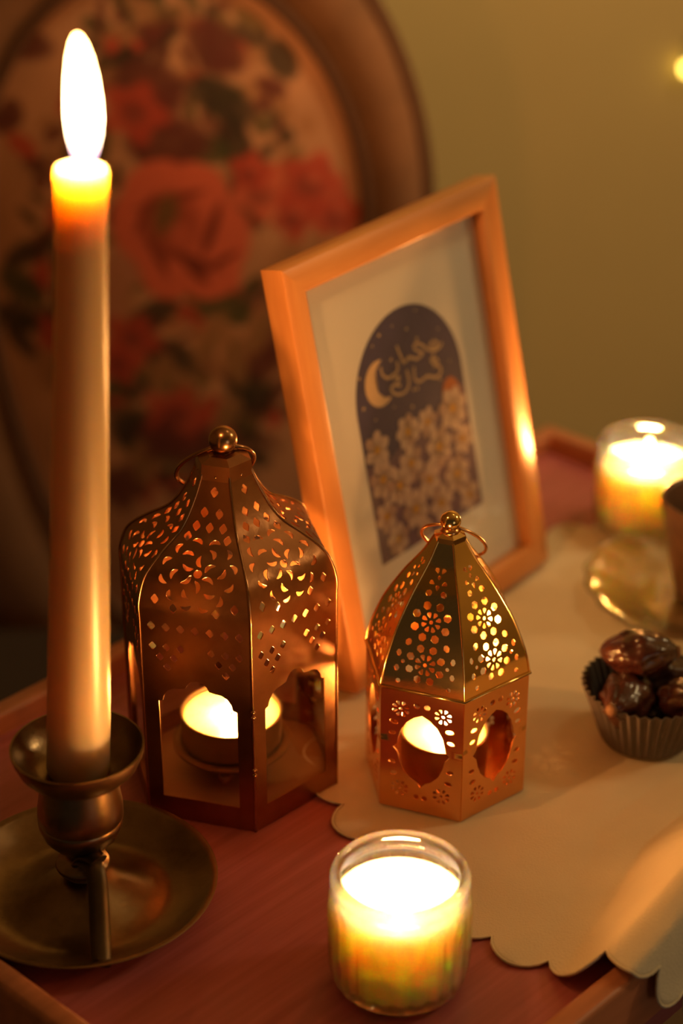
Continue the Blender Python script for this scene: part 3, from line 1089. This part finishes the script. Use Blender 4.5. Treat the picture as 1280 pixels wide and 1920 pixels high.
TX, TY, TZ = AX + .0013, AY + .001, .0738
taper = thing('taper_candle', 'tall ivory taper candle burning in the bronze chamberstick', 'candle', (TX, TY, TZ), (0, D(3.75), 0))
HT = .2847
bm = bmesh.new()
prof = [(0, .0), (.0138, .0), (.0143, .002), (.0143, .012), (.0137, .06), (.0123, .13), (.0112, .20), (.0104, .25), (.0102, HT - .016), (.0105, HT - .008), (.0107, HT - .003), (.0102, HT - .0006), (.0086, HT + .0002), (.0060, HT - .0016), (0, HT - .0030)]
dense = []
for a, b in zip(prof[:-1], prof[1:]):
    nseg = max(1, int(hypot(b[0] - a[0], b[1] - a[1]) / .006))
    dense += [(a[0] + (b[0] - a[0]) * i / nseg, a[1] + (b[1] - a[1]) * i / nseg) for i in range(nseg)]
dense.append(prof[-1])
add_lathe(bm, dense, 56)
obj('wax', bm, m_wax_t, taper)
tube_obj('wick', [(0, 0, HT - .005), (.0002, 0, HT + .004), (.0012, 0, HT + .010)], .0009, m_wick, taper, 6)
make_flame(taper, (0.0012, 0, HT + .0015), .0505, .0072, 16, lean=(-.0030, 0))
flame_light('flame_light', (0.0002, 0, HT + .011), 2.4, .005, taper)

# ------------------------------------------------------------------ picture frame
m_pine = mat('honey_pine', (0.72, 0.345, 0.125), 0.34, var=0.4, color2=(0.50, 0.20, 0.065), vscale=14, vstretch=(3, 3, .35), bump=0.1, bscale=20)
m_pine_h = mat('honey_pine_crosswise', (0.72, 0.345, 0.125), 0.34, var=0.4, color2=(0.50, 0.20, 0.065), vscale=14, vstretch=(.35, 3, 3), bump=0.1, bscale=20)
FW, FH, FD, MW = .1885, .2375, .0150, .0158
frame = thing('picture_frame', 'honey-coloured wooden picture frame with a night-sky greeting print, leaning back behind the lanterns', 'picture frame', (.009, .921, .0054), (D(-12.1), 0, D(51.6)))
def bar(o4, m):
    """mitred moulding from four front corners (outer a, outer b, inner b, inner a)"""
    bm = bmesh.new()
    fr_ = [bm.verts.new((x, 0, z)) for x, z in o4]
    bk_ = [bm.verts.new((x, FD, z)) for x, z in o4]
    bm.faces.new(fr_)
    bm.faces.new(bk_[::-1])
    for k in range(4):
        bm.faces.new((fr_[k], bk_[k], bk_[(k + 1) % 4], fr_[(k + 1) % 4]))
    bmesh.ops.recalc_face_normals(bm, faces=bm.faces)
    d = (Vector((o4[1][0], 0, o4[1][1])) - Vector((o4[0][0], 0, o4[0][1]))).normalized()
    es = [e for e in bm.edges if abs((e.verts[0].co - e.verts[1].co).normalized().dot(d)) > .99]
    bmesh.ops.bevel(bm, geom=es, offset=.0011, segments=2, profile=.5, affect='EDGES')
    obj('frame_bar', bm, m, frame, sharp=D(50))
bar([(0, 0), (0, FH), (MW, FH - MW), (MW, MW)], m_pine)
bar([(0, FH), (FW, FH), (FW - MW, FH - MW), (MW, FH - MW)], m_pine_h)
bar([(FW, FH), (FW, 0), (FW - MW, MW), (FW - MW, FH - MW)], m_pine)
bar([(FW, 0), (0, 0), (MW, MW), (FW - MW, MW)], m_pine_h)
bm = bmesh.new()
add_box(bm, (MW - .003, .0105, MW - .003), (FW - MW + .003, .0140, FH - MW + .003))
obj('backing_board', bm, mat('brown_backing', (.16, .10, .06), .8), frame, smooth=False)
bm = bmesh.new()
add_box(bm, (MW - .002, .0090, MW - .002), (FW - MW + .002, .0100, FH - MW + .002))
sheet = obj('print', bm, mat('cream_paper', (0.71, 0.735, 0.77), .85), frame, smooth=False)
bm = bmesh.new()
add_box(bm, (MW - .002, .0050, MW - .002), (FW - MW + .002, .0062, FH - MW + .002))
obj('glass_pane', bm, glass('picture_glass', (.985, .975, .96), gloss=1.0), frame, smooth=False)
bm = bmesh.new()
add_box(bm, (FW / 2 - .02, .0, 0), (FW / 2 + .02, .003, .17), .001, 1)
bmesh.ops.rotate(bm, cent=(0, 0, .17), matrix=Matrix.Rotation(D(24), 3, 'X'), verts=bm.verts)
bmesh.ops.translate(bm, verts=bm.verts, vec=(0, .0146, .0105))
obj('easel_strut', bm, mat('brown_strut', (.14, .09, .055), .8), frame, smooth=False)

def flat(name, polys, y, m, mats=None):
    """flat printed shapes lying on the sheet; polys: list of point lists or (points, material index)"""
    bm = bmesh.new()
    for q in polys:
        idx = 0
        if isinstance(q, tuple) and isinstance(q[1], int):
            q, idx = q
        f = bm.faces.new([bm.verts.new((x, y, z)) for x, z in q])
        f.material_index = idx
        if f.normal.y > 0:
            f.normal_flip()
    bmesh.ops.triangulate(bm, faces=bm.faces)
    return obj(name, bm, m, sheet, smooth=False)
m_navy = mat('navy_ink', (0.058, 0.055, 0.17), .8, var=.25, vscale=60)
m_gold_ink = mat('pale_gold_ink', (0.50, 0.38, 0.27), .8)
m_moon = mat('moon_ink', (0.66, 0.50, 0.34), .8)
m_petal = mat('petal_ink', (0.56, 0.45, 0.42), .85, var=.12, vscale=120)
m_petal2 = mat('shaded_petal_ink', (0.40, 0.29, 0.27), .85)
m_eye = mat('flower_eye_ink', (0.50, 0.28, 0.05), .85)
m_plum = mat('plum_ink', (0.16, 0.115, 0.20), .85, var=.2, vscale=100)
m_dome = mat('dome_ink', (0.42, 0.13, 0.05), .85)
AXc, AR, A0, A1 = .0955, .0480, .0545, .1400
arch = [(AXc - AR, A0), (AXc + AR, A0)] + [(AXc + AR * cos(pi * k / 40), A1 + AR * sin(pi * k / 40)) for k in range(41)]
flat('night_sky', [arch], .00895, m_navy)
flat('flower_ground', [[(AXc - AR, A0), (AXc + AR, A0), (AXc + AR, .128), (.130, .132), (.118, .122), (.100, .117), (.082, .114), (.062, .108), (AXc - AR, .112)]], .00890, m_plum)
flat('red_dome', [[(.1299 + .0085 * cos(pi * k / 14), .124 + .0125 * sin(pi * k / 14)) for k in range(15)]], .00884, m_dome)
c1, r1, c2, r2 = (.0705, .1530), .0129, (.0770, .1541), .0107
t1 = [(c1[0] + r1 * cos(D(a)), c1[1] + r1 * sin(D(a))) for a in range(72, 308, 6)]
t2 = [(c2[0] + r2 * cos(D(a)), c2[1] + r2 * sin(D(a))) for a in range(265, 108, -6)]
flat('crescent_moon', [t1 + t2], .00880, m_moon)
stars = []
for x, z, r in ((.0545, .1612, .0012), (.0539, .1442, .0014), (.0945, .1312, .0013), (.0762, .1785, .0014), (.1000, .1745, .0011), (.0694, .1746, .0009), (.1270, .1660, .0009), (.0880, .1800, .0008), (.062, .135, .0008), (.110, .182, .0008), (.079, .1365, .0008), (.133, .145, .0008)):
    stars.append([(x + r * (1 if k % 2 == 0 else .45) * cos(pi * k / 5), z + r * (1 if k % 2 == 0 else .45) * sin(pi * k / 5)) for k in range(10)])
for st in stars:
    flat('printed_star', [st], .00880, m_moon)
STROKES = [[(0.1287, 0.1575), (0.1256, 0.1553), (0.1199, 0.1553), (0.1145, 0.158)], [(0.1213, 0.1609), (0.1248, 0.1581), (0.1213, 0.1567), (0.1178, 0.1592), (0.1203, 0.1609)], [(0.1145, 0.158), (0.1113, 0.1613), (0.106, 0.1643), (0.1035, 0.1626), (0.1076, 0.1588), (0.1107, 0.1571), (0.1048, 0.1556), (0.0994, 0.1581), (0.0943, 0.1576)], [(0.0891, 0.1684), (0.0907, 0.1631), (0.093, 0.1567)], [(0.0932, 0.1573), (0.0987, 0.1592)], [(0.0732, 0.1616), (0.0735, 0.1571), (0.0775, 0.1536), (0.0829, 0.1539), (0.0867, 0.1551), (0.0874, 0.1599)], [(0.1204, 0.1532), (0.1167, 0.1506), (0.1196, 0.1477), (0.1238, 0.1438), (0.123, 0.1408), (0.1182, 0.1402), (0.1117, 0.1431), (0.1076, 0.1429)], [(0.1167, 0.1506), (0.1217, 0.1499), (0.1219, 0.1466), (0.1179, 0.147)], [(0.1076, 0.1429), (0.1035, 0.1427), (0.1002, 0.1455), (0.1009, 0.1522)], [(0.0944, 0.1525), (0.0947, 0.1455), (0.0912, 0.1416), (0.0852, 0.1415), (0.08, 0.1443), (0.0788, 0.1472), (0.0829, 0.148), (0.0873, 0.1458)], [(0.0819, 0.1518), (0.0871, 0.1509), (0.0844, 0.1481)]]
polys = []
for st in STROKES:
    P = smooth_path([(x, z, 0) for x, z in st], 6)
    hwid = .00082
    L, R_ = [], []
    for i, q in enumerate(P):
        d = (P[min(i + 1, len(P) - 1)] - P[max(i - 1, 0)]).normalized()
        nn = Vector((-d.y, d.x, 0))
        L.append(q + nn * hwid)
        R_.append(q - nn * hwid)
    for i in range(len(P) - 1):
        polys.append([(L[i].x, L[i].y), (L[i + 1].x, L[i + 1].y), (R_[i + 1].x, R_[i + 1].y), (R_[i].x, R_[i].y)])
for x, z in ((0.1073, 0.1665), (0.0827, 0.1624), (0.0978, 0.14), (0.1010, 0.1395), (0.1218, 0.138)):
    polys.append([(x + .0011 * cos(pi * k / 4), z + .0011 * sin(pi * k / 4)) for k in range(8)])
flat('arabic_lettering', polys, .00878, m_gold_ink)
yy = .00876
for i, (x, z, r, n, ph) in enumerate(((.0600, .1010, .0115, 7, .2), (.0591, .1185, .0110, 6, .3), (.0870, .1190, .0105, 7, .4), (.1050, .1185, .0090, 6, .1), (.1292, .1180, .0130, 7, .2), (.1340, .0980, .0095, 6, .6), (.1120, .1010, .0120, 7, .2), (.0855, .1010, .0110, 6, .5),
                                  (.0727, .0925, .0115, 7, .1), (.0990, .0860, .0105, 6, .4), (.1240, .0800, .0115, 7, .3), (.0575, .0800, .0095, 6, .2), (.0830, .0745, .0115, 7, .5), (.1060, .0690, .0110, 6, .1), (.1320, .0640, .0095, 6, .4), (.0640, .0640, .0095, 7, .3), (.0880, .0610, .0070, 6, .2))):
    polys = []
    for k in range(n):
        a = 2 * pi * (k + ph) / n
        lx, lz = x + r * .55 * cos(a), z + r * .55 * sin(a)
        pl = []
        for j in range(10):
            b = 2 * pi * j / 10
            px, pz = r * .47 * cos(b), r * .34 * sin(b)
            gx, gz = lx + px * cos(a) - pz * sin(a), lz + px * sin(a) + pz * cos(a)
            pl.append((min(max(gx, AXc - AR + .0003), AXc + AR - .0003), max(gz, A0 + .0003)))
        polys.append((pl, 1 if (k + i) % 4 == 3 else 0))
    polys.append(([(x + r * .24 * cos(2 * pi * j / 10), z + r * .22 * sin(2 * pi * j / 10)) for j in range(10)], 2))
    bm = bmesh.new()
    for q, idx in polys:
        y_ = yy - .00002 * i - (.00001 if idx == 2 else .0)
        f = bm.faces.new([bm.verts.new((a_, y_, b_)) for a_, b_ in q])
        f.material_index = idx
    obj('printed_daisy', bm, [m_petal, m_petal2, m_eye], sheet, smooth=False)

# ------------------------------------------------------------------ saucer, cup, baking cup with dates
UX, UY = 0.2120, 1.0260
UZ = zc_at(UX, UY)
m_sauc = glass('saucer_glass', (.95, .90, .80), refract=.35, gloss=2.2, rough=.06)
bm = bmesh.new()
def flute(a, r, z):
    return r + (.0011 * sin(18 * a) if r > .06 else 0)
add_lathe(bm, [(0, .0006), (.030, .0006), (.034, .0), (.037, .0010), (.052, .0055), (.064, .0105), (.0690, .0120), (.0700, .0132), (.0685, .0138), (.0630, .0125), (.0515, .0080), (.038, .0042), (.034, .0034), (0, .0034)], 108, mod=flute)
saucer = obj('glass_saucer', bm, m_sauc, sharp=D(70))
saucer.location = (UX, UY, UZ)
tag(saucer, 'shiny glass saucer under the brown cup at the right', 'saucer')
m_cup = mat('brown_stoneware', (0.22, 0.115, 0.07), 0.35, var=.45, vscale=45, bump=0.5, bscale=160)
cup = thing('coffee_cup', 'small brown stoneware cup standing on the glass saucer', 'cup', (UX, UY, UZ + .0036))
bm = bmesh.new()
add_lathe(bm, [(0, .0008), (.0135, .0006), (.0150, .0), (.0162, .0012), (.0176, .008), (.0205, .022), (.0245, .040), (.0278, .056), (.0290, .0630), (.0288, .0645), (.0276, .0648), (.0262, .0620), (.0230, .044), (.0190, .026), (.0160, .012), (.012, .006), (0, .005)], 64)
obj('cup_body', bm, m_cup, cup, sharp=D(80))
bm = bmesh.new()
add_lathe(bm, [(0, .0380), (.0210, .0380), (.0212, .0384), (0, .0386)], 48)
obj('coffee', bm, mat('black_coffee', (.02, .010, .006), .08), cup)

KX, KY = 0.1600, 0.8865
KZ = zc_at(KX, KY)
m_paper = mat('dark_brown_baking_paper', (0.105, 0.085, 0.080), .6, var=.2, vscale=80)
case = thing('baking_cup', 'dark pleated paper baking cup filled with dates at the right of the cloth', 'paper cup', (KX, KY, KZ))
bm = bmesh.new()
NP = 40
def pleat(a, r, z):
    amp = .0011 * min(1, z / .012)
    return r + amp * (1 if False else sin(NP * a))
add_lathe(bm, [(0, .0006), (.020, .0006), (.0232, .0006), (.0240, .0022), (.0262, .0095), (.0290, .0185), (.0318, .0265), (.0345, .0335), (.0338, .0336), (.0312, .0268), (.0284, .0188), (.0256, .0100), (.0234, .0030), (.0225, .0016), (0, .0014)], NP * 6, mod=pleat)
obj('pleated_wall', bm, m_paper, case, sharp=D(70))
m_date = mat('glossy_date_skin', (0.085, 0.022, 0.015), .24, var=.5, vscale=90, bump=0.9, bscale=170, coat=.6)
def date(loc, rot, L, R, label):
    bm = bmesh.new()
    n = 26
    prof = []
    for i in range(n + 1):
        t = i / n
        prof.append((R * (max(0, sin(pi * t)) ** .62) * (1 - .10 * t), (t - .5) * L))
    prof[0] = (0, prof[0][1])
    prof[-1] = (0, prof[-1][1])
    ph = random.uniform(0, 6)
    def wr(a, r, z):
        q = z / L
        return r * (1 + .050 * sin(7 * a + 9 * q + ph) + .045 * sin(4 * a - 14 * q + ph * 2) + .030 * sin(13 * a + 22 * q) + .06 * cos(2 * a + ph) + .03 * sin(26 * q + ph))
    add_lathe(bm, prof, 48, mod=wr)
    for v in bm.verts:
        v.co.x += .10 * L * (2 * v.co.z / L) ** 2 * .5
    o = obj('date', bm, m_date)
    o.location = loc
    o.rotation_euler = rot
    bm = bmesh.new()
    add_lathe(bm, [(0, -.0005), (.0028, -.0006), (.0034, .0002), (.0018, .0012), (0, .0014)], 12)
    c = obj('stem_cap', bm, mat('date_cap', (.20, .10, .05), .7), o)
    c.location = (.05 * L, 0, L / 2 - .0010)
    return tag(o, label, 'fruit', 'dates in the baking cup')
date((KX - .0130, KY - .0100, KZ + .0290), (D(74), D(8), D(-38)), .044, .0140, 'glossy wrinkled date lying at the front left of the paper cup')
date((KX + .0175, KY - .0095, KZ + .0270), (D(72), D(-10), D(40)), .042, .0130, 'glossy wrinkled date lying at the front right of the paper cup')
date((KX + .0080, KY + .0150, KZ + .0265), (D(84), D(0), D(75)), .042, .0125, 'glossy wrinkled date at the back of the paper cup, under the topmost one')
date((KX - .0060, KY + .0035, KZ + .0490), (D(86), D(4), D(82)), .042, .0130, 'glossy wrinkled date on top of the others in the paper cup')

# ------------------------------------------------------------------ fairy light on the wall
m_bulb = bpy.data.materials.new('fairy_bulb')
m_bulb.use_nodes = True
pb = m_bulb.node_tree.nodes['Principled BSDF']
pb.inputs['Base Color'].default_value = (1, .8, .4, 1)
pb.inputs['Emission Color'].default_value = (1.0, .70, .12, 1)
pb.inputs['Emission Strength'].default_value = 9
fy = thing('fairy_light', 'small yellow fairy light glowing on the wall at the upper right', 'light', (.3530, WALL_Y - .012, .035))
bm = bmesh.new()
add_lathe(bm, [(0, -.008), (.0030, -.0066), (.0045, -.003), (.0045, .001), (.0036, .004), (0, .0042)], 16)
obj('bulb', bm, m_bulb, fy)
bm = bmesh.new()
add_lathe(bm, [(0, .0035), (.0040, .0035), (.0040, .0105), (.0022, .012), (0, .012)], 14)
obj('socket', bm, mat('green_socket', (.02, .05, .025), .5), fy, sharp=D(50))
tube_obj('cord', smooth_path([(0, 0, .011), (.004, .004, .03), (.05, .009, .05), (.14, .009, .03), (.3, .009, .06)], 6), .0011, mat('green_cord', (.02, .04, .02), .6), fy, 6)

print('tris', sum(len(o.data.polygons) for o in bpy.data.objects if o.type == 'MESH'))
